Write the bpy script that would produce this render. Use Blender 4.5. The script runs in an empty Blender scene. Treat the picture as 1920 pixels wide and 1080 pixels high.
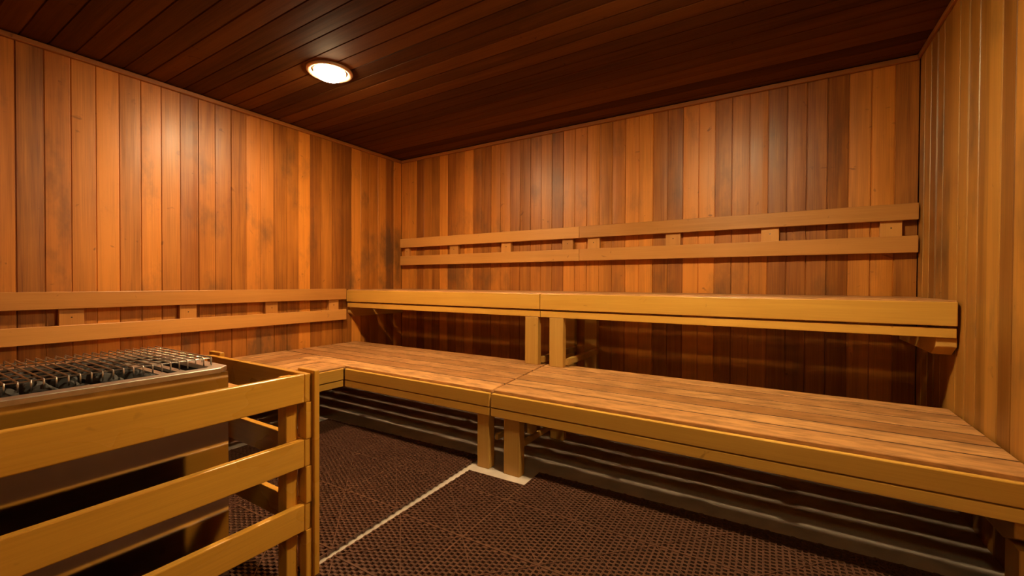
import bpy, bmesh, math, random
from mathutils import Vector, Matrix, noise
R = random.Random(7)
C = bpy.context.scene.collection
K = 1.13            # metres per survey unit
FZ = 0.82           # floor lies 0.82 survey units under the lens

# ---------------------------------------------------------------- camera, world, exposure
sc = bpy.context.scene
cam_d = bpy.data.cameras.new('camera'); cam = bpy.data.objects.new('camera', cam_d); C.objects.link(cam)
cam_d.sensor_width = 36; cam_d.lens = 802.0544 * 36 / 1920; cam_d.clip_start = .02
yaw, pit, rol = -.5552, -.0118, .0044
fw = Vector((math.sin(yaw)*math.cos(pit), math.cos(yaw)*math.cos(pit), math.sin(pit)))
rt = Vector((math.cos(yaw), -math.sin(yaw), 0)); up = rt.cross(fw)
r2 = rt*math.cos(rol) + up*math.sin(rol); u2 = -rt*math.sin(rol) + up*math.cos(rol)
M4 = Matrix((r2, u2, -fw)).transposed().to_4x4()
M4.translation = Vector((2.87168*K, -2.74236*K, FZ*K))
cam.matrix_world = M4
sc.camera = cam
w = bpy.data.worlds.new('world'); sc.world = w; w.use_nodes = True
w.node_tree.nodes['Background'].inputs[0].default_value = (0.01, 0.008, 0.006, 1)
w.node_tree.nodes['Background'].inputs[1].default_value = 0.0
vs = sc.view_settings
sc.display_settings.display_device = 'sRGB'
vs.view_transform = 'Standard'; vs.look = 'None'; vs.gamma = 1; vs.use_curve_mapping = False
vs.exposure = -0.18
try:
    sc.cycles.use_denoising = True; sc.cycles.max_bounces = 8; sc.cycles.diffuse_bounces = 3
    sc.cycles.sample_clamp_indirect = 6.0; sc.cycles.caustics_reflective = False
except Exception: pass
LAMP1 = (.895, -1.352); LAMP2 = (2.56, -1.42)
P1, P2, P3 = 2850.0, 2750.0, 75.0                        # dome radiance
COL1 = (1.0, .69, .36); COL2 = (1.0, .77, .41); COL3 = (1.0, .86, .42)

# ---------------------------------------------------------------- materials
def nt(name):
    m = bpy.data.materials.new(name); m.use_nodes = True
    n = m.node_tree; b = n.nodes['Principled BSDF']
    return m, n, b
def N(n, t, **kw):
    x = n.nodes.new(t)
    for k, v in kw.items(): setattr(x, k, v)
    return x
def mix(n, fac, a, b, mode='MIX'):
    x = N(n, 'ShaderNodeMix', data_type='RGBA', blend_type=mode)
    for s, v in ((x.inputs[0], fac), (x.inputs[6], a), (x.inputs[7], b)):
        if hasattr(v, 'links'): n.links.new(v, s)
        else: s.default_value = v if not isinstance(v, tuple) else (*v, 1)
    return x.outputs[2]
def mth(n, op, a, b=None, clamp=False):
    x = N(n, 'ShaderNodeMath', operation=op, use_clamp=clamp)
    for i, v in enumerate((a, b)):
        if v is None: continue
        if hasattr(v, 'links'): n.links.new(v, x.inputs[i])
        else: x.inputs[i].default_value = v
    return x.outputs[0]
def mrange(n, v, a, b, c, d):
    x = N(n, 'ShaderNodeMapRange'); n.links.new(v, x.inputs[0])
    for i, q in enumerate((a, b, c, d)): x.inputs[i+1].default_value = q
    return x.outputs[0]

def wood(name, dark, light, rough=.38, stain=0.0, stain_col=(.05,.035,.02), spots=(), wear=0.0, spec=.5):
    """Planks: UV.y runs along the grain in metres, 'tone' is a random number per plank."""
    m, n, b = nt(name)
    uv = N(n, 'ShaderNodeUVMap', uv_map='uv').outputs[0]
    tone = N(n, 'ShaderNodeAttribute', attribute_name='tone').outputs['Fac']
    def noi(sx, sy, scale=1, det=3, rough_=.5, dist=0):
        mp = N(n, 'ShaderNodeMapping'); mp.inputs['Scale'].default_value = (sx, sy, 1)
        n.links.new(uv, mp.inputs[0])
        x = N(n, 'ShaderNodeTexNoise'); x.inputs['Scale'].default_value = scale
        x.inputs['Detail'].default_value = det; x.inputs['Roughness'].default_value = rough_
        x.inputs['Distortion'].default_value = dist
        n.links.new(mp.outputs[0], x.inputs['Vector']); return x.outputs['Fac']
    fine = noi(230, 3.2, 1, 4, .6)
    band = noi(22, .8, 1, 3, .55, .6)
    blot = noi(5, 3.0, 1, 2, .5, .3)
    knot = noi(9, 9, 1, 2, .5, 2.2)
    f = mth(n, 'ADD', mth(n, 'MULTIPLY', fine, .55), mth(n, 'MULTIPLY', band, .60))
    f = mth(n, 'ADD', f, mth(n, 'MULTIPLY', blot, .25))
    f = mth(n, 'ADD', f, mth(n, 'MULTIPLY', mth(n, 'SUBTRACT', tone, .5), .60))
    f = mrange(n, f, .36, 1.02, 0, 1)
    col = mix(n, f, dark, light)
    # a hue drift per plank (redder or yellower timber)
    wn = N(n, 'ShaderNodeTexWhiteNoise', noise_dimensions='1D'); n.links.new(tone, wn.inputs['W'])
    col = mix(n, mth(n, 'MULTIPLY', wn.outputs['Value'], .30), col, (light[0]*.72, light[1]*.55, light[2]*.45))
    kn = mrange(n, knot, .71, .78, 0, .55)
    col = mix(n, kn, col, (dark[0]*.5, dark[1]*.45, dark[2]*.4))
    if stain > 0:
        geo = N(n, 'ShaderNodeNewGeometry').outputs['Position']
        st = N(n, 'ShaderNodeTexNoise'); st.inputs['Scale'].default_value = 3.1; st.inputs['Detail'].default_value = 5
        st.inputs['Roughness'].default_value = .62
        mp = N(n, 'ShaderNodeMapping'); mp.inputs['Scale'].default_value = (1.8, 1.8, .8)
        n.links.new(geo, mp.inputs[0]); n.links.new(mp.outputs[0], st.inputs['Vector'])
        jit = mth(n, 'MULTIPLY', mth(n, 'SUBTRACT', wn.outputs['Value'], .5), .16)
        s = mth(n, 'ADD', st.outputs['Fac'], jit)
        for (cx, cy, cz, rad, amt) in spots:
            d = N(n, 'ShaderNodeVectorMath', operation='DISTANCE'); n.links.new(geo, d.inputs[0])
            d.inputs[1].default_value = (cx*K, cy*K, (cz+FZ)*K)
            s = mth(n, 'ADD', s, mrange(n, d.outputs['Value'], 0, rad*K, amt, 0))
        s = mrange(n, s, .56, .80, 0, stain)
        col = mix(n, s, col, stain_col)
    ro = mth(n, 'ADD', mth(n, 'MULTIPLY', blot, .16), rough-.08)
    if wear > 0:
        wr = noi(26, 7, 1, 5, .65, .4); wf = mrange(n, wr, .42, .66, 0, wear)
        col = mix(n, wf, col, (dark[0]*.8, dark[1]*.85, dark[2]*.95))
        ro = mth(n, 'ADD', ro, mth(n, 'MULTIPLY', wf, .12))
    n.links.new(col, b.inputs['Base Color']); n.links.new(ro, b.inputs['Roughness'])
    b.inputs['Specular IOR Level'].default_value = spec
    bp = N(n, 'ShaderNodeBump'); bp.inputs['Strength'].default_value = .12; bp.inputs['Distance'].default_value = .0015
    n.links.new(mth(n, 'ADD', mth(n, 'MULTIPLY', fine, .6), band), bp.inputs['Height']); n.links.new(bp.outputs[0], b.inputs['Normal'])
    return m
DK, LT = (.17, .052, .007), (.70, .260, .034)
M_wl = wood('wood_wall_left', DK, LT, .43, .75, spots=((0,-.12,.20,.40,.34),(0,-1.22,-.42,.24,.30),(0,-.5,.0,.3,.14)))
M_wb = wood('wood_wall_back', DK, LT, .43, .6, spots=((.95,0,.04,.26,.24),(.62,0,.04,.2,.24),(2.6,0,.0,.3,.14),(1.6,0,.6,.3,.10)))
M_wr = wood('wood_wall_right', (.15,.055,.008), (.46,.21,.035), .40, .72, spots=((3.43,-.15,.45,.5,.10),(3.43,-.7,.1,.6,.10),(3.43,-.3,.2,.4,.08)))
M_wf = wood('wood_wall_front', (.10,.035,.006), (.34,.13,.02), .4)
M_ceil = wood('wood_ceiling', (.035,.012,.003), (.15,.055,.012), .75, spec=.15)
M_trim = wood('wood_trim', (.20,.07,.014), (.44,.17,.04), .40)
M_slatedge = wood('wood_slat_gap_shade', (.05,.020,.006), (.11,.045,.014), .7)  # darkened slat sides: shade of the gaps put into the wood colour
M_slat = wood('wood_bench_slat', (.27,.11,.03), (.74,.38,.14), .40, wear=.85)
M_rail = wood('wood_bench_rail', (.44,.220,.030), (.68,.385,.070), .34)
M_back = wood('wood_backrest', (.40,.17,.035), (.62,.29,.07), .38)
M_leg = wood('wood_leg', (.40,.21,.040), (.62,.37,.09), .45)
M_guard = wood('wood_guard', (.46,.21,.022), (.72,.36,.045), .28)

def simple(name, col, rough, metal=0.0, bump=0, bscale=40, var=0.0):
    m, n, b = nt(name)
    tc = N(n, 'ShaderNodeTexCoord').outputs['Object']
    x = N(n, 'ShaderNodeTexNoise'); x.inputs['Scale'].default_value = bscale; x.inputs['Detail'].default_value = 5
    n.links.new(tc, x.inputs['Vector'])
    c = mix(n, mrange(n, x.outputs['Fac'], .3, .7, 0, 1), tuple(v*(1-var) for v in col), tuple(min(1, v*(1+var)) for v in col))
    n.links.new(c, b.inputs['Base Color'])
    b.inputs['Roughness'].default_value = rough; b.inputs['Metallic'].default_value = metal
    if bump:
        bp = N(n, 'ShaderNodeBump'); bp.inputs['Strength'].default_value = bump; bp.inputs['Distance'].default_value = .002
        n.links.new(x.outputs['Fac'], bp.inputs['Height']); n.links.new(bp.outputs[0], b.inputs['Normal'])
    return m
M_conc = simple('pale_concrete', (.40,.325,.265), .6, 0, .4, 9, .18)
M_plaster = simple('hall_plaster', (.50,.42,.30), .7, 0, .2, 30, .06)
M_mat = simple('brown_plastic', (.085,.037,.022), .27, 0, .15, 120, .3)
M_steel = simple('polished_steel', (.60,.56,.52), .10, 1, .01, 6, .04)
M_rim = simple('steel_rim', (.74,.69,.63), .34, 1, .05, 60, .08)
M_rod = simple('steel_rod', (.66,.60,.55), .30, 1, .1, 120, .12)
M_dark = simple('dark_steel', (.05,.045,.04), .5, .8, .1, 40, .2)
M_stone = simple('sauna_stone', (.055,.05,.046), .75, 0, .8, 55, .4)
M_screw = simple('dark_screw', (.05,.04,.03), .4, .7, 0, 40, .1)
M_bright = simple('bright_screw', (.75,.72,.68), .25, 1, 0, 40, .1)
M_ring = simple('bronze_ring', (.72,.50,.34), .42, .5, .05, 50, .1)
def emit(name, col, s):
    """frosted dome: the bulb behind it makes the bottom of the glass glow more than its flanks"""
    m, n, b = nt(name); b.inputs['Base Color'].default_value = (.85,.87,.88,1)
    b.inputs['Emission Color'].default_value = (*col, 1)
    g = N(n, 'ShaderNodeNewGeometry').outputs['Normal']; sp = N(n, 'ShaderNodeSeparateXYZ'); n.links.new(g, sp.inputs[0])
    k = mth(n, 'POWER', mth(n, 'MULTIPLY', sp.outputs['Z'], -1.0, True), 24.0)
    n.links.new(mrange(n, k, 0, 1, s*.024, s), b.inputs['Emission Strength'])
    return m

# ---------------------------------------------------------------- mesh building
def W(x, y, z): return Vector((x*K, y*K, (z+FZ)*K))
class MB:
    def __init__(s): s.v=[]; s.f=[]; s.uv=[]; s.t=[]; s.sm=False
    def face(s, pts, uvs, tone):
        i=len(s.v); s.v += [tuple(p) for p in pts]; s.f.append(tuple(range(i, i+len(pts)))); s.uv += uvs; s.t += [tone]*len(pts)
    def solid(s, verts, faces, along, tone=None, off=None):
        """closed solid (shared verts); grain along axis index 'along'"""
        if tone is None: tone = R.random()
        if off is None: off = (R.uniform(0,50), R.uniform(0,50))
        base=len(s.v); s.v += [tuple(p) for p in verts]
        o=[k for k in range(3) if k!=along]
        for f in faces:
            s.f.append(tuple(base+i for i in f))
            for i in f:
                p=verts[i]; s.uv.append((p[o[0]]+p[o[1]]*.97+off[0], p[along]+off[1])); s.t.append(tone)
    def box(s, a, b, along, tone=None, skew=None, off=None):
        """a,b survey corners; skew=(dx0,dx1): shift of the low/high x ends per unit y"""
        x0,x1=sorted((a[0],b[0])); y0,y1=sorted((a[1],b[1])); z0,z1=sorted((a[2],b[2]))
        P=[]
        for x,y,z in ((x0,y0,z0),(x1,y0,z0),(x1,y1,z0),(x0,y1,z0),(x0,y0,z1),(x1,y0,z1),(x1,y1,z1),(x0,y1,z1)):
            if skew: x = x + (skew[0] if x==x0 else skew[1])*(y+1.19)
            P.append(W(x,y,z))
        s.solid(P, [(0,3,2,1),(4,5,6,7),(0,1,5,4),(1,2,6,5),(2,3,7,6),(3,0,4,7)], along, tone, off)
    def prism(s, poly, ax, lo, hi, along, tone=None):
        """poly: list of 2 coords in the plane normal to ax"""
        o=[k for k in range(3) if k!=ax]; n=len(poly); P=[]
        for v in (lo,hi):
            for q in poly:
                c=[0,0,0]; c[ax]=v; c[o[0]],c[o[1]]=q; P.append(W(*c))
        F=[tuple(range(n))[::-1], tuple(range(n,2*n))]+[(i,(i+1)%n,n+(i+1)%n,n+i) for i in range(n)]
        s.solid(P,F,along,tone)
    def tube(s, pts, r, seg=8, tone=.5, closed=False):
        pts=[Vector(p) for p in pts]; base=len(s.v); n=len(pts)
        for i,p in enumerate(pts):
            a=pts[i-1] if (i>0 or closed) else p; b=pts[(i+1)%n] if (i<n-1 or closed) else p
            d=(b-a).normalized(); u=d.orthogonal().normalized() if i==0 else (u-d*u.dot(d)).normalized()
            v=d.cross(u)
            for k in range(seg):
                t=2*math.pi*k/seg; s.v.append(tuple(p+u*math.cos(t)*r+v*math.sin(t)*r))
        for i in range(n if closed else n-1):
            for k in range(seg):
                j=(i+1)%n
                f=(base+i*seg+k, base+i*seg+(k+1)%seg, base+j*seg+(k+1)%seg, base+j*seg+k)
                s.f.append(f); s.uv += [(0,0)]*4; s.t += [tone]*4
        if not closed:
            for e in (0,n-1):
                f=tuple(base+e*seg+k for k in range(seg)); f=f if e else f[::-1]
                s.f.append(f); s.uv += [(0,0)]*seg; s.t += [tone]*seg
    def lathe(s, prof, c, seg=48, tone=.5):
        base=len(s.v); n=len(prof)
        for r,z in prof:
            for k in range(seg):
                t=2*math.pi*k/seg; s.v.append((c[0]+r*math.cos(t), c[1]+r*math.sin(t), c[2]+z))
        for i in range(n-1):
            for k in range(seg):
                s.f.append((base+i*seg+k, base+i*seg+(k+1)%seg, base+(i+1)*seg+(k+1)%seg, base+(i+1)*seg+k)); s.uv += [(0,0)]*4; s.t += [tone]*4
        for e in (0,n-1):
            if prof[e][0]>1e-6:
                s.f.append(tuple(base+e*seg+k for k in range(seg))); s.uv += [(0,0)]*seg; s.t += [tone]*seg
    def build(s, name, mat, parent=None, bevel=0, smooth=False, origin=None):
        me=bpy.data.meshes.new(name); me.from_pydata(s.v, [], s.f)
        uv=me.uv_layers.new(name='uv'); uv.data.foreach_set('uv', [c for p in s.uv for c in p])
        at=me.attributes.new('tone','FLOAT','CORNER'); at.data.foreach_set('value', s.t)
        bm=bmesh.new(); bm.from_mesh(me); bmesh.ops.recalc_face_normals(bm, faces=bm.faces)
        bm.to_mesh(me); bm.free()
        me.materials.append(mat)
        if smooth: me.polygons.foreach_set('use_smooth',[True]*len(me.polygons))
        o=bpy.data.objects.new(name,me); C.objects.link(o)
        if parent is not None:
            o.parent=parent; o.matrix_parent_inverse=Matrix.Translation(parent.location).inverted()
        if origin is not None and parent is None:
            me.transform(Matrix.Translation(-origin)); o.location=origin
        if bevel:
            md=o.modifiers.new('bevel','BEVEL'); md.width=bevel; md.segments=2; md.limit_method='ANGLE'; md.angle_limit=.6
        return o
def thing(name, label, cat, loc, group=None):
    o=bpy.data.objects.new(name,None); C.objects.link(o); o.location=loc; o.empty_display_size=.1
    o['label']=label; o['category']=cat
    if group: o['group']=group
    return o
def tag(o,label,cat,group=None,kind=None):
    o['label']=label; o['category']=cat
    if group: o['group']=group
    if kind: o['kind']=kind
    return o
def structure(o): o['kind']='structure'; return o

# ---------------------------------------------------------------- room shell: grooved boards
WX, FY, CZ, BW = 3.4363, -2.86, 1.09, .088
DX0, DX1, DZ = 2.42, 3.34, .98          # doorway the room is seen from
def boards(name, mat, axis, inv, seams, lo, hi, place, thick=.05, tilt=.0020):
    """boards side by side along 'seams', running from lo to hi; place(u, v, d) -> survey point, d = depth behind the face"""
    mb=MB(); g=.0027; dp=.0052
    for i in range(len(seams)-1):
        a,b=seams[i],seams[i+1]; tone=R.random(); off=(R.uniform(0,50),R.uniform(0,50))
        ta,tb=R.uniform(-tilt,tilt),R.uniform(-tilt,tilt); mid=(a+b)/2
        prof=[(a,dp),(a+g*.45,dp),(a+g*1.3,.0004+ta),(mid-(b-a)*.2,ta*.4-.0002),(mid+(b-a)*.2,tb*.4-.0002),(b-g*1.3,.0004+tb),(b-g*.45,dp),(b,dp)]
        for p,q in zip(prof,prof[1:]):
            pts=[place(p[0],lo,p[1]),place(q[0],lo,q[1]),place(q[0],hi,q[1]),place(p[0],hi,p[1])]
            uvs=[(p[0]*K+off[0],lo*K+off[1]),(q[0]*K+off[0],lo*K+off[1]),(q[0]*K+off[0],hi*K+off[1]),(p[0]*K+off[0],hi*K+off[1])]
            mb.face([W(*c) for c in pts],uvs,tone)
    a,b=seams[0],seams[-1]
    c=[place(a,lo,dp),place(b,lo,dp),place(b,hi,dp),place(a,hi,dp)]; d=[place(a,lo,thick),place(b,lo,thick),place(b,hi,thick),place(a,hi,thick)]
    mb.face([W(*p) for p in d],[(0,0)]*4,.3)
    for i in range(4):
        j=(i+1)%4; mb.face([W(*p) for p in (c[i],c[j],d[j],d[i])],[(0,0)]*4,.3)
    me=bpy.data.meshes.new(name); me.from_pydata(mb.v,[],mb.f)
    uv=me.uv_layers.new(name='uv'); uv.data.foreach_set('uv',[q for p in mb.uv for q in p])
    at=me.attributes.new('tone','FLOAT','CORNER'); at.data.foreach_set('value',mb.t)
    me.materials.append(mat); o=bpy.data.objects.new(name,me); C.objects.link(o); return structure(o)
def seq(start, stop, step, first=None):
    s=[start]; x=first if first is not None else start+step
    while x < stop-1e-4: s.append(x); x+=step
    s.append(stop); return s
boards('wall_left', M_wl, 1, 0, seq(FY,0,BW,-32*BW), -FZ, CZ, lambda u,v,d:(-d,u,v))
boards('wall_back', M_wb, 0, 0, seq(0,WX,.0879,.1*.088), -FZ, CZ, lambda u,v,d:(u,d,v))
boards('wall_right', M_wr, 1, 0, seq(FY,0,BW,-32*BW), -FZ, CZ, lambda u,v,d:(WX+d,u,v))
fr=[boards('wall_front', M_wf, 0, 0, seq(0,DX0,.0879), -FZ, CZ, lambda u,v,d:(u,FY-d,v)),
    boards('wall_front_over_door', M_wf, 0, 0, seq(DX0,DX1,.0879), DZ, CZ, lambda u,v,d:(u,FY-d,v)),
    boards('wall_front_beside_door', M_wf, 0, 0, seq(DX1,WX,.0879), -FZ, CZ, lambda u,v,d:(u,FY-d,v))]
# the doorway's frame and the small hall behind it, which has a lamp of its own
mb=MB()
mb.box((DX0-.02,FY-.07,-FZ),(DX0,FY+.012,DZ),2); mb.box((DX1,FY-.07,-FZ),(DX1+.02,FY+.012,DZ),2); mb.box((DX0-.02,FY-.07,DZ),(DX1+.02,FY+.012,DZ+.02),0)
structure(mb.build('door_1',M_wf,bevel=.002))
HX=(1.6,4.1); HY=(FY-1.5,FY-.071); HZ=1.32
for nm,a,b in (('wall_hall_left',(HX[0]-.05,HY[0],-FZ),(HX[0],HY[1],HZ)),('wall_hall_right',(HX[1],HY[0],-FZ),(HX[1]+.05,HY[1],HZ)),
               ('wall_hall_far',(HX[0],HY[0]-.05,-FZ),(HX[1],HY[0],HZ)),('ceiling_hall',(HX[0],HY[0],HZ),(HX[1],HY[1],HZ+.05)),
               ('wall_hall_near_left',(HX[0],FY-.07,-FZ),(DX0-.021,FY-.0505,HZ)),('wall_hall_near_right',(DX1+.021,FY-.07,-FZ),(HX[1],FY-.0505,HZ)),
               ('wall_hall_near_top',(DX0-.021,FY-.07,DZ+.021),(DX1+.021,FY-.0505,HZ)),('floor_hall',(HX[0],HY[0],-FZ-.06),(HX[1],FY-.0305,-FZ-.0005))):
    mb=MB(); mb.box(a,b,2); structure(mb.build(nm,M_plaster if 'floor' not in nm else M_conc))
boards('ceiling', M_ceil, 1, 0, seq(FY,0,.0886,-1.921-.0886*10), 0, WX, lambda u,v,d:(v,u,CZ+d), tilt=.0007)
mb=MB(); mb.box((-.03,FY-.03,-FZ-.06),(WX+.03,.03,-FZ),0); structure(mb.build('floor',M_conc))
mb=MB(); mb.box((.0,FY,1.06),(.020,-.0,1.084),1,.55); structure(mb.build('trim_1',M_trim,bevel=.004))
mb=MB(); mb.box((.020,-.020,1.06),(WX-.012,0,1.084),0,.5); structure(mb.build('trim_2',M_trim,bevel=.004))
mb=MB(); mb.box((WX-.012,FY,1.066),(WX,0,1.088),1,.3); structure(mb.build('trim_3',M_trim,bevel=.003))

# ---------------------------------------------------------------- benches
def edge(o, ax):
    """the narrow sides between slats are coloured dark as gap shade; the two outermost sides keep the seat wood"""
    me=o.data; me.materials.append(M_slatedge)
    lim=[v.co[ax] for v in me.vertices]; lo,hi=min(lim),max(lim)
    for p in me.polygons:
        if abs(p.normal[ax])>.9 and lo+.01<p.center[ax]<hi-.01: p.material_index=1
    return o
SK=.115                     # the butt joint of the two lower sections runs slightly askew
YE=[-1.19,-1.064,-.952,-.842,-.727,-.606,-.492]; GAP=.0042
def lower_bench(name, label, x0, x1, side):
    t=thing(name,label,'bench',W((x0+x1)/2,-.85,-FZ),'lower bench sections')
    s=MB()
    for i in range(6):
        a,b=YE[i]+GAP,YE[i+1]-GAP
        if i==0: a=YE[0]
        lo=x0 if side=='R' else (.365 if i==0 else x0)
        sk=(SK*-1,0) if side=='R' else (0,-SK)
        s.box((lo,a,-.488),(x1,b,-.470),0,skew=sk)
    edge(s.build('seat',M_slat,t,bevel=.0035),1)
    f=MB(); xa=x0 if side=='R' else .826
    f.box((xa+.001,-1.212,-.543),(x1-.001,-1.194,-.482),0,.55); f.build('fascia',M_rail,t,bevel=.004)
    f=MB(); f.box((xa+.001,-1.2112,-.581),(x1-.001,-1.180,-.5455),0,.75); f.build('front_rail',M_rail,t,bevel=.0025)
    f=MB(); f.box((x0+.01,-.53,-.56),(x1-.1,-.505,-.489),0,.4); f.build('back_rail',M_leg,t,bevel=.003)
    bear=(.36,.745,1.25) if side=='L' else (2.34,2.86)
    for x in bear:
        q=MB(); q.box((x-.017,-1.178,-.54),(x+.017,-.532,-.489),1); q.build('bearer',M_leg,t,bevel=.003)
    return t
def leg_frame(t, xa, xb, strx):
    q=MB(); q.box((xa,-1.204,-FZ),(xb,-1.160,-.5815),2); q.build('leg',M_leg,t,bevel=.003)
    q=MB(); q.box((xa-.02,-.72,-FZ),(xb-.022,-.685,-.5415),2); q.build('leg',M_leg,t,bevel=.003)
    q=MB(); q.box((xa,-1.178,-.540),(xb-.03,-.532,-.489),1); q.build('bearer',M_leg,t,bevel=.003)
    q=MB(); q.box((strx-.014,-1.159,-.702),(strx,-.68,-.676),1); q.build('stretcher',M_leg,t,bevel=.002)
lb=lower_bench('lower_bench','left section of the long lower slatted bench, meeting the corner',.012,1.808,'L')
leg_frame(lb,1.738,1.821-.02,1.818)
rb=lower_bench('lower_bench','right section of the long lower slatted bench, ending at the right wall',1.816,3.428,'R')
leg_frame(rb,1.879,1.957,1.957)
q=MB(); q.prism([(-1.195,-.582),(-.05,-.582),(-.05,-.655),(-1.13,-.655),(-1.195,-.625)],0,3.375,3.432,1); q.build('wall_cleat',M_leg,rb,bevel=.003)
q=MB(); q.box((3.386,-1.19,-FZ),(3.428,-1.11,-.656),2); q.build('leg',M_leg,rb,bevel=.003)
q=MB(); q.box((.003,-1.10,-.56),(.035,-.532,-.489),1); q.build('wall_cleat',M_leg,lb,bevel=.003)
# short leg of the L along the left wall
t=thing('corner_bench','short lower bench along the left wall between corner and heater guard','bench',W(.4,-1.55,-FZ))
s=MB(); XE=[.006,.127,.245,.365,.475,.585,.70,.817]
for i in range(7):
    y1=-1.067 if i<3 else -1.196
    s.box((XE[i]+GAP*.8,-1.985,-.488),(XE[i+1]-(GAP*.8 if i<6 else 0),y1-.002,-.470),1)
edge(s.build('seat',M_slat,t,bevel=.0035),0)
q=MB(); q.box((.800,-1.985,-.543),(.822,-1.214,-.480),1,.6); q.build('fascia',M_rail,t,bevel=.004)
q=MB(); q.box((.790,-1.985,-.581),(.8195,-1.214,-.5475),1,.7); q.build('front_rail',M_rail,t,bevel=.0025)
for y in (-1.30,-1.62,-1.94):
    q=MB(); q.box((.04,y-.017,-.54),(.789,y+.017,-.489),0); q.build('bearer',M_leg,t,bevel=.003)
q=MB(); q.box((.003,-1.98,-.56),(.036,-1.20,-.489),1); q.build('wall_cleat',M_leg,t,bevel=.003)
for y in (-1.975,):
    q=MB(); q.box((.74,y,-FZ),(.785,y+.08,-.541),2); q.build('leg',M_leg,t,bevel=.003)
    q=MB(); q.box((.04,y,-FZ),(.08,y+.08,-.541),2); q.build('leg',M_leg,t,bevel=.003)

UE=[-.576,-.466,-.353,-.240,-.127,-.012]
def upper_bench(name,label,x0,x1,side):
    t=thing(name,label,'bench',W((x0+x1)/2,-.3,-.19),'upper bench sections')
    s=MB()
    for i in range(5):
        s.box((x0,UE[i]+(GAP*1.7 if i else 0),-.0715),(x1,UE[i+1]-GAP*1.7,-.0565),0)
    s.build('seat',M_slat,t,bevel=.004)
    q=MB(); q.box((x0+.0007,-.590,-.150),(x1-.0007,-.5745,-.062),0,.6); q.build('fascia',M_rail,t,bevel=.003)
    q=MB(); q.box((x0+.0007,-.582,-.194),(x1-.0007,-.556,-.158),0,.7); q.build('front_rail',M_rail,t,bevel=.0025)
    q=MB(); q.box((x0+.03,-.553,-.150),(x1-.03,-.530,-.073),0,.4); q.build('apron',M_leg,t,bevel=.003)
    q=MB(); q.box((x0+.04,-.035,-.150),(x1-.04,-.012,-.073),0,.4); q.build('back_rail',M_leg,t,bevel=.003)
    for x in ((.55,1.12) if side=='L' else (2.35,2.9)):
        q=MB(); q.box((x-.017,-.529,-.125),(x+.017,-.036,-.073),1); q.build('bearer',M_leg,t,bevel=.003)
    return t
def upper_frame(t,xa,xb,sa):
    q=MB(); q.box((xa,-.581,-.4695),(xb,-.543,-.1945),2); q.build('leg',M_leg,t,bevel=.003)
    q=MB(); q.box((xa-.005,-.050,-FZ),(xb-.005,-.006,-.151),2); q.build('leg',M_leg,t,bevel=.003)
    q=MB(); q.box((sa-.026,-.542,-.462),(sa,-.051,-.428),1); q.build('stretcher',M_leg,t,bevel=.002)
    q=MB(); q.box((xa,-.542,-.194),(xa+.04,-.051,-.151),1); q.build('bearer',M_leg,t,bevel=.003)
ul=upper_bench('upper_bench','left section of the upper bench, below the left half of the backrest',.018,1.7215,'L')
upper_frame(ul,1.622,1.708,1.722)
ur=upper_bench('upper_bench','right section of the upper bench, ending near the right wall',1.7235,3.426,'R')
upper_frame(ur,1.780,1.866,1.880)
q=MB(); q.prism([(-.570,-.195),(-.015,-.195),(-.015,-.262),(-.515,-.262),(-.57,-.228)],0,3.372,3.430,1,.9); q.build('wall_cleat',M_leg,ur,bevel=.004)
q=MB(); q.prism([(-.566,-.195),(-.015,-.195),(-.015,-.268),(-.525,-.268),(-.566,-.238)],0,.002,.034,1,.5); q.build('wall_cleat',M_leg,ul,bevel=.003)

# ---------------------------------------------------------------- backrests
def nail(parent,p,ax,mat=M_screw,r=.0032):
    mb=MB(); d=Vector((0,0,0)); d[ax]=1 if ax==0 else -1
    mb.tube([Vector(p)-d*.004,Vector(p)+d*.0012],r*K,10); mb.build('screw',mat,parent)
def backrest_back(label,x0,x1,blocks):
    t=thing('backrest',label,'backrest',W((x0+x1)/2,-.0,.15))
    t['group']='backrests on the back wall'
    for z0,z1 in ((.305,.383),(.151,.231)):
        q=MB(); q.box((x0,-.048,z0),(x1,-.0305,z1),0); q.build('rail',M_back,t,bevel=.003)
    for i,(a,b,m) in enumerate(blocks):
        q=MB(); q.box((a,-.030,.165),(b,-.0008,.370),2); o=q.build('spacer_block',M_back,t,bevel=.003)
        nail(o,W((a+b)/2,-.030,.272),1,m)
backrest_back('left half of the two-rail backrest on the back wall',.034,1.7305,
    [(.074,.126,M_screw),(.586,.675,M_screw),(1.093,1.178,M_screw),(1.598,1.678,M_screw)])
backrest_back('right half of the two-rail backrest on the back wall, reaching the right corner',1.7325,3.429,
    [(1.786,1.869,M_screw),(2.29,2.376,M_screw),(2.793,2.877,M_bright),(3.293,3.375,M_screw)])
t=thing('backrest','two-rail wooden backrest on the left wall above the heater','backrest',W(0,-1.8,-.29))
for z0,z1 in ((-.131,-.050),(-.287,-.208)):
    q=MB(); q.box((.0305,-2.845,z0),(.0485,-.612,z1),1); q.build('rail',M_back,t,bevel=.003)
for a,b in ((-2.67,-2.585),(-2.164,-2.077),(-1.689,-1.606),(-1.216,-1.135),(-.75,-.668)):
    q=MB(); q.box((.0008,a,-.275),(.030,b,-.065),2); o=q.build('spacer_block',M_back,t,bevel=.003)
    nail(o,W(.030,(a+b)/2,-.172),0)

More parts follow.
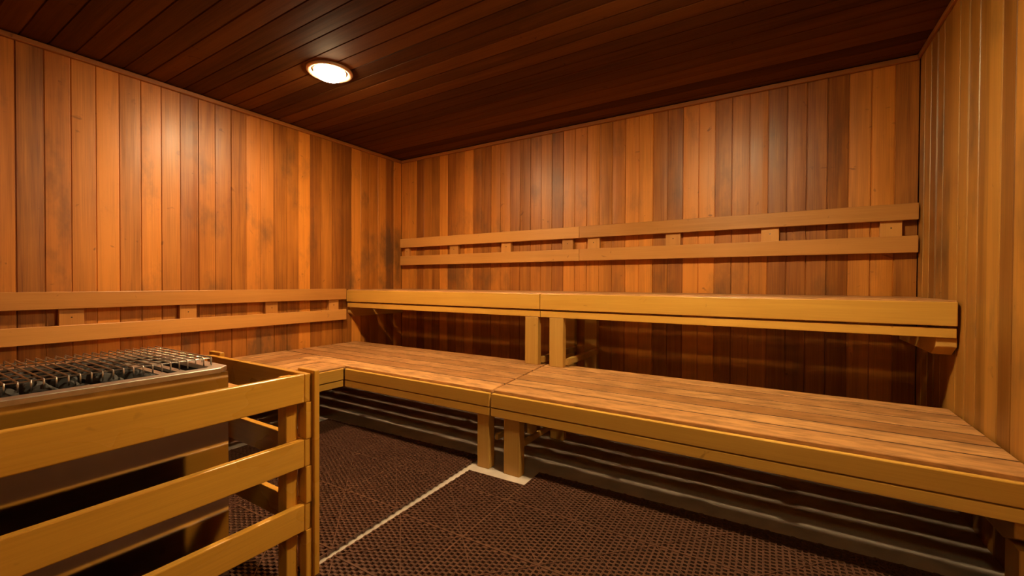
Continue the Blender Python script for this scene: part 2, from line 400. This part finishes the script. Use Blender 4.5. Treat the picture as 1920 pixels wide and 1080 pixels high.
# ---------------------------------------------------------------- heater guard
t=thing('heater_guard','low three-rail wooden guard around the sauna heater','guard rail',W(1.7,-2.05,-FZ))
ZR=[(-.327,-.250),(-.503,-.428),(-.678,-.605)]
for a,b in ZR:
    q=MB(); q.box((1.766,-2.845,a),(1.785,-2.0555,b),1,.7); q.build('front_rail',M_guard,t,bevel=.003)
    q=MB(); q.box((1.225,-2.0545,a),(1.785,-2.0365,b),0,.6); q.build('side_rail',M_guard,t,bevel=.003)
for a,b in ((-.4275,-.3275),(-.6045,-.5035),(-FZ,-.6785)):
    q=MB(); q.box((1.757,-2.052,a),(1.787,-2.0345,b),2,.85); q.build('spacer_block',M_guard,t,bevel=.002)
q=MB(); q.box((1.725,-2.095,-FZ),(1.7655,-2.063,-.256),2,.6); q.build('post',M_guard,t,bevel=.003)
q=MB(); q.box((1.716,-2.0335,-FZ),(1.796,-2.0175,-.243),2,.5); q.build('post',M_guard,t,bevel=.003)
q=MB(); q.box((1.195,-2.036,-FZ),(1.270,-2.020,-.241),2,.5); q.build('post',M_guard,t,bevel=.003)
q=MB(); q.box((1.30,-2.085,-FZ),(1.335,-2.055,-.30),2,.4); q.build('post',M_guard,t,bevel=.003)
q=MB(); q.box((1.725,-2.84,-FZ),(1.7655,-2.80,-.256),2,.6); q.build('post',M_guard,t,bevel=.003)

# ---------------------------------------------------------------- heater
HX0,HX1,HY0,HY1=1.285,1.706,-2.83,-2.205
t=thing('sauna_heater','polished steel sauna heater with wire grate over dark stones','heater',W(1.5,-2.6,-FZ))
mb=MB(); th=.006
mb.box((HX0,HY0,-.74),(HX1-.004,HY1-.002,-.42),2)
for a,b in (((HX0,HY0,-.42),(HX0+th,HY1-.002,-.2245)),((HX1-.004-th,HY0,-.42),(HX1-.004,HY1-.002,-.2245)),
            ((HX0+th,HY1-.002-th,-.42),(HX1-.004-th,HY1-.002,-.2245)),((HX0+th,HY0,-.42),(HX1-.004-th,HY0+th,-.2245))): mb.box(a,b,2)
mb.build('body',M_steel,t)
# rim with chamfered corner and a flange inside
def ring_pts(x0,y0,x1,y1,c): return [(x0,y0),(x1-c,y0),(x1,y0+c),(x1,y1-c),(x1-c,y1),(x0+c,y1),(x0,y1-c)]
outer=ring_pts(HX0-.004,HY0-.004,HX1+.002,HY1+.004,.026); inner=ring_pts(HX0+.022,HY0+.022,HX1-.032,HY1-.030,.010)
n=len(outer); vs_=[]
for z in (-.2245,-.2125):
    vs_ += [W(x,y,z) for x,y in outer]+[W(x,y,z) for x,y in inner]
F=[]
for i in range(n):
    j=(i+1)%n
    F += [(2*n+i,2*n+j,3*n+j,3*n+i),(i,n+i,n+j,j),(i,j,2*n+j,2*n+i),(n+i,3*n+i,3*n+j,n+j)]
mb=MB(); mb.solid(vs_,F,1); mb.build('rim',M_rim,t,bevel=.0015)
mb=MB()
for y in (-2.262,-2.300): mb.box((HX0+.02,y-.008,-.236),(HX1-.034,y+.008,-.2285),0)
mb.build('baffle_plate',M_rim,t)
mb=MB(); GZ=-.193; r=.0017*K; gx0,gx1=1.30,1.650; y=-2.222
ys=[]
while y>-2.81: ys.append(y); y-=.0172
for y in ys:
    mb.tube([W(gx1,y,-.2125),W(gx1,y,GZ-.003),W(gx1-.003,y,GZ),W(gx0+.003,y,GZ),W(gx0,y,GZ-.003),W(gx0,y,-.2125)],r,6)
for x in (1.335,1.385,1.435,1.485,1.535,1.585,1.632):
    mb.tube([W(x,-2.216,-.2125),W(x,-2.216,GZ-.0035),W(x,-2.219,GZ-.0034),W(x,ys[-1]-.004,GZ-.0034)],r,6)
mb.build('grate',M_rod,t,smooth=True)
for x in (HX0+.04,HX1-.06):
    for y in (HY0+.05,HY1-.06):
        q=MB(); q.box((x-.015,y-.015,-.797),(x+.015,y+.015,-.74),2); q.build('leg',M_dark,t)
# stones
def stone_mesh(seed):
    rr=random.Random(seed); bm=bmesh.new(); bmesh.ops.create_icosphere(bm,subdivisions=3,radius=1)
    pl=[(Vector((rr.gauss(0,1),rr.gauss(0,1),rr.gauss(0,1))).normalized(),rr.uniform(.62,.9)) for _ in range(12)]
    for v in bm.verts:
        c=v.co.copy()
        for d,h in pl:
            k=c.dot(d)
            if k>h: c-=d*(k-h)*.85
        v.co=c*(1+.05*noise.noise(c*3+Vector((seed,0,0))))
    me=bpy.data.meshes.new('sauna_stone'); bm.to_mesh(me); bm.free(); me.materials.append(M_stone); return me
SM=[stone_mesh(i) for i in range(4)]; k=0
for iy in range(16):
    for ix in range(6):
        x=1.335+ix*.0575+R.uniform(-.002,.002); y=-2.347-iy*.0545+R.uniform(-.002,.002)
        if y<-2.79: continue
        o=bpy.data.objects.new('sauna_stone',SM[k%4]); C.objects.link(o); k+=1
        s=.0245*K; o.scale=(s*R.uniform(.95,1.15),s*R.uniform(.85,1.0),s*R.uniform(.8,1.0))
        o.location=W(x,y,-.236+R.uniform(-.006,.008)); o.rotation_euler=(R.uniform(-.3,.3),R.uniform(-.3,.3),R.uniform(0,6))
        tag(o,'dark grey sauna stone lying under the wire grate of the steel heater','stone','stones under the heater grate')
q=MB(); q.box((HX0+th+.002,HY0+th+.002,-.4195),(HX1-.012-th,HY1-.010-th,-.272),0); o=q.build('stone_bed',M_stone,t); o['label']='packed layer of dark stones below the top ones'; o['kind']='stuff'

# ---------------------------------------------------------------- ceiling lamps
def lamp(name,label,x,y,power,col):
    t=thing(name,label,'ceiling lamp',W(x,y,CZ),'ceiling lamps')
    c=W(x,y,CZ)
    q=MB(); q.lathe([(.128,-.0005),(.128,-.006),(.122,-.013),(.112,-.015),(.104,-.010),(.100,-.0005)],c,64); q.build('trim_ring',M_ring,t,smooth=True)
    prof=[(.0,-.052)]+[(.086*math.sin(a),-.012-.040*math.cos(a)) for a in [math.pi/2*i/10 for i in range(1,11)]]+[(.086,-.0012)]
    q=MB(); q.lathe(prof,c,48); q.build('glass_dome',emit('lamp_glass_'+name,col,power),t,smooth=True)
    return t
lamp('ceiling_lamp','round glowing glass lamp set in the wooden ceiling',*LAMP1,P1,COL1)
o=lamp('ceiling_lamp','round glass lamp in the ceiling nearer the entrance side',*LAMP2,P2,COL2)

t=thing('hall_lamp','round glass globe lamp under the ceiling of the hall outside the doorway','ceiling lamp',W(3.06,-3.30,HZ))
c=W(3.06,-3.30,HZ)
q=MB(); q.lathe([(.06,-.0005),(.06,-.012),(.02,-.014),(.02,-.03)],c,40); q.build('base',M_ring,t,smooth=True)
q=MB(); q.lathe([(.0,-.19)]+[(.085*math.sin(a),-.105-.085*math.cos(a)) for a in [math.pi*i/16 for i in range(1,16)]],c,40)
m,n_,b_=nt('lamp_globe'); b_.inputs['Emission Color'].default_value=(*COL3,1); b_.inputs['Emission Strength'].default_value=P3
q.build('glass_globe',m,t,smooth=True)

# ---------------------------------------------------------------- perforated floor mats
TP=.27; NC=16; TH=.0095
def tile_mesh(rows=NC):
    cell=TP/NC; mb=MB(); v=[]; h=cell*.33; top=TH; solid_v={}
    def quad(a,b,c,d): mb.face([Vector(p)*K for p in (a,b,c,d)],[(0,0)]*4,.5)
    def slab(x0,y0,x1,y1,z=top): quad((x0,y0,z),(x1,y0,z),(x1,y1,z),(x0,y1,z))
    Y=rows*cell
    for i in range(NC):
        x0=i*cell; x1=x0+cell; sh=cell/2 if i%2 else 0
        y=0.0
        cells=[]
        if sh: slab(x0,0,x1,sh)
        j=0; y=sh
        while y+cell<=Y+1e-6: cells.append((y,j)); y+=cell; j+=1
        if y<Y-1e-6: slab(x0,y,x1,Y)
        for y0,j in cells:
            y1=y0+cell; cx,cy=(x0+x1)/2,(y0+y1)/2
            u,w_=cx/TP,cy/TP
            if False: continue
            a,b,c,d=cx-h,cy-h*.92,cx+h,cy+h*.92
            slab(x0,y0,x1,b); slab(x0,d,x1,y1); slab(x0,b,a,d); slab(c,b,x1,d)
            for p,q in (((a,b),(c,b)),((c,b),(c,d)),((c,d),(a,d)),((a,d),(a,b))): quad((p[0],p[1],top),(q[0],q[1],top),(q[0],q[1],0.001),(p[0],p[1],0.001))
        # thin raised rib
        if i: 
            quad((x0-.0009,.004,top+.0016),(x0+.0009,.004,top+.0016),(x0+.0009,Y-.004,top+.0016),(x0-.0009,Y-.004,top+.0016))
            quad((x0-.0009,.004,top),(x0-.0009,.004,top+.0016),(x0-.0009,Y-.004,top+.0016),(x0-.0009,Y-.004,top))
            quad((x0+.0009,.004,top),(x0+.0009,.004,top+.0016),(x0+.0009,Y-.004,top+.0016),(x0+.0009,Y-.004,top))
    for (p,q) in (((0,0),(TP,0)),((TP,0),(TP,Y)),((TP,Y),(0,Y)),((0,Y),(0,0))): quad((*p,top),(*q,top),(*q,0.0),(*p,0.0))
    # thin raised diagonals
    if rows==NC:
        for p,q in (((.004,.004),(TP-.004,TP-.004)),((TP-.004,.004),(.004,TP-.004))):
            d=Vector((q[0]-p[0],q[1]-p[1])).normalized(); e=Vector((-d.y,d.x))*.0016
            quad((p[0]-e.x,p[1]-e.y,top+.0019),(p[0]+e.x,p[1]+e.y,top+.0019),(q[0]+e.x,q[1]+e.y,top+.0019),(q[0]-e.x,q[1]-e.y,top+.0019))
            for k in (-1,1): quad((p[0]+k*e.x,p[1]+k*e.y,top),(q[0]+k*e.x,q[1]+k*e.y,top),(q[0]+k*e.x,q[1]+k*e.y,top+.0019),(p[0]+k*e.x,p[1]+k*e.y,top+.0019))
    # raised frame lines on two sides
    for a in ((0.0,0.0,TP,.003),(0.0,Y-.003,TP,Y)):
        slab(*a,z=top+.0018)
        quad((a[0],a[1],top),(a[2],a[1],top),(a[2],a[1],top+.0018),(a[0],a[1],top+.0018)); quad((a[0],a[3],top),(a[2],a[3],top),(a[2],a[3],top+.0018),(a[0],a[3],top+.0018))
    me=bpy.data.meshes.new('mat_tile'); me.from_pydata(mb.v,[],mb.f); me.materials.append(M_mat)
    return me
T16=tile_mesh(); T8=tile_mesh(8)
def loop_mesh():
    mb=MB(); rr=.0075*K
    mb.tube([Vector((math.cos(a)*rr,math.sin(a)*rr,.006*K)) for a in [math.pi*i/8 for i in range(9)]],.0024*K,6)
    me=bpy.data.meshes.new('mat_loops'); me.from_pydata(mb.v,[],mb.f); return me
def floor_mat(label, origin, rot, cols, rows, notch, group):
    t=thing('floor_mat',label,'floor mat',W(origin[0],origin[1],-FZ),group); t.rotation_euler=(0,0,rot)
    for i in range(cols):
        for j in range(rows):
            me=T16; y=-(j+1)*TP
            if (i,j) in notch: me=T8
            o=bpy.data.objects.new('mat_tile',me); C.objects.link(o); o.parent=t
            o.location=Vector((i*TP*K,y*K,.0007)); o.rotation_euler=(0,0,0)
    # connector loops along the far edge and teeth on the side edge
    mb=MB()
    for i in range(cols*4):
        if (i//4,0) in notch: continue
        cx=(i+.5)*TP/4+R.uniform(-.006,.006); rr=.0085
        mb.tube([Vector(((cx+math.cos(a)*rr)*K,(math.sin(a)*rr)*K,.007*K)) for a in [math.pi*k/8 for k in range(9)]],.0028*K,6)
    for j in range(rows*8):
        cy=-(j+.5)*TP/8
        for xx in ((cols*TP+.001),(-.001)):
            if xx<0 and (0,0) in notch and cy>-TP/2: continue
            c=Vector((xx*K,cy*K,.005*K)); h=Vector((.004*K,.005*K,.0035*K))
            P=[c+Vector((sx*h.x,sy*h.y,sz*h.z)) for sx,sy,sz in ((-1,-1,-1),(1,-1,-1),(1,1,-1),(-1,1,-1),(-1,-1,1),(1,-1,1),(1,1,1),(-1,1,1))]
            mb.solid(P,[(0,3,2,1),(4,5,6,7),(0,1,5,4),(1,2,6,5),(2,3,7,6),(3,0,4,7)],0)
    me=bpy.data.meshes.new('connector_loops'); me.from_pydata(mb.v,[],mb.f); me.materials.append(M_mat)
    o=bpy.data.objects.new('connector_loops',me); C.objects.link(o); o.parent=t; o['kind']='stuff'
    return t
floor_mat('brown perforated floor mat on the left, reaching under the heater guard',(.620,-1.170),math.radians(2.4),4,6,(),'floor mats')
floor_mat('brown perforated floor mat on the right, beyond the pale strip of bare floor',(1.744,-1.140),math.radians(1.3),6,6,((0,0),),'floor mats')
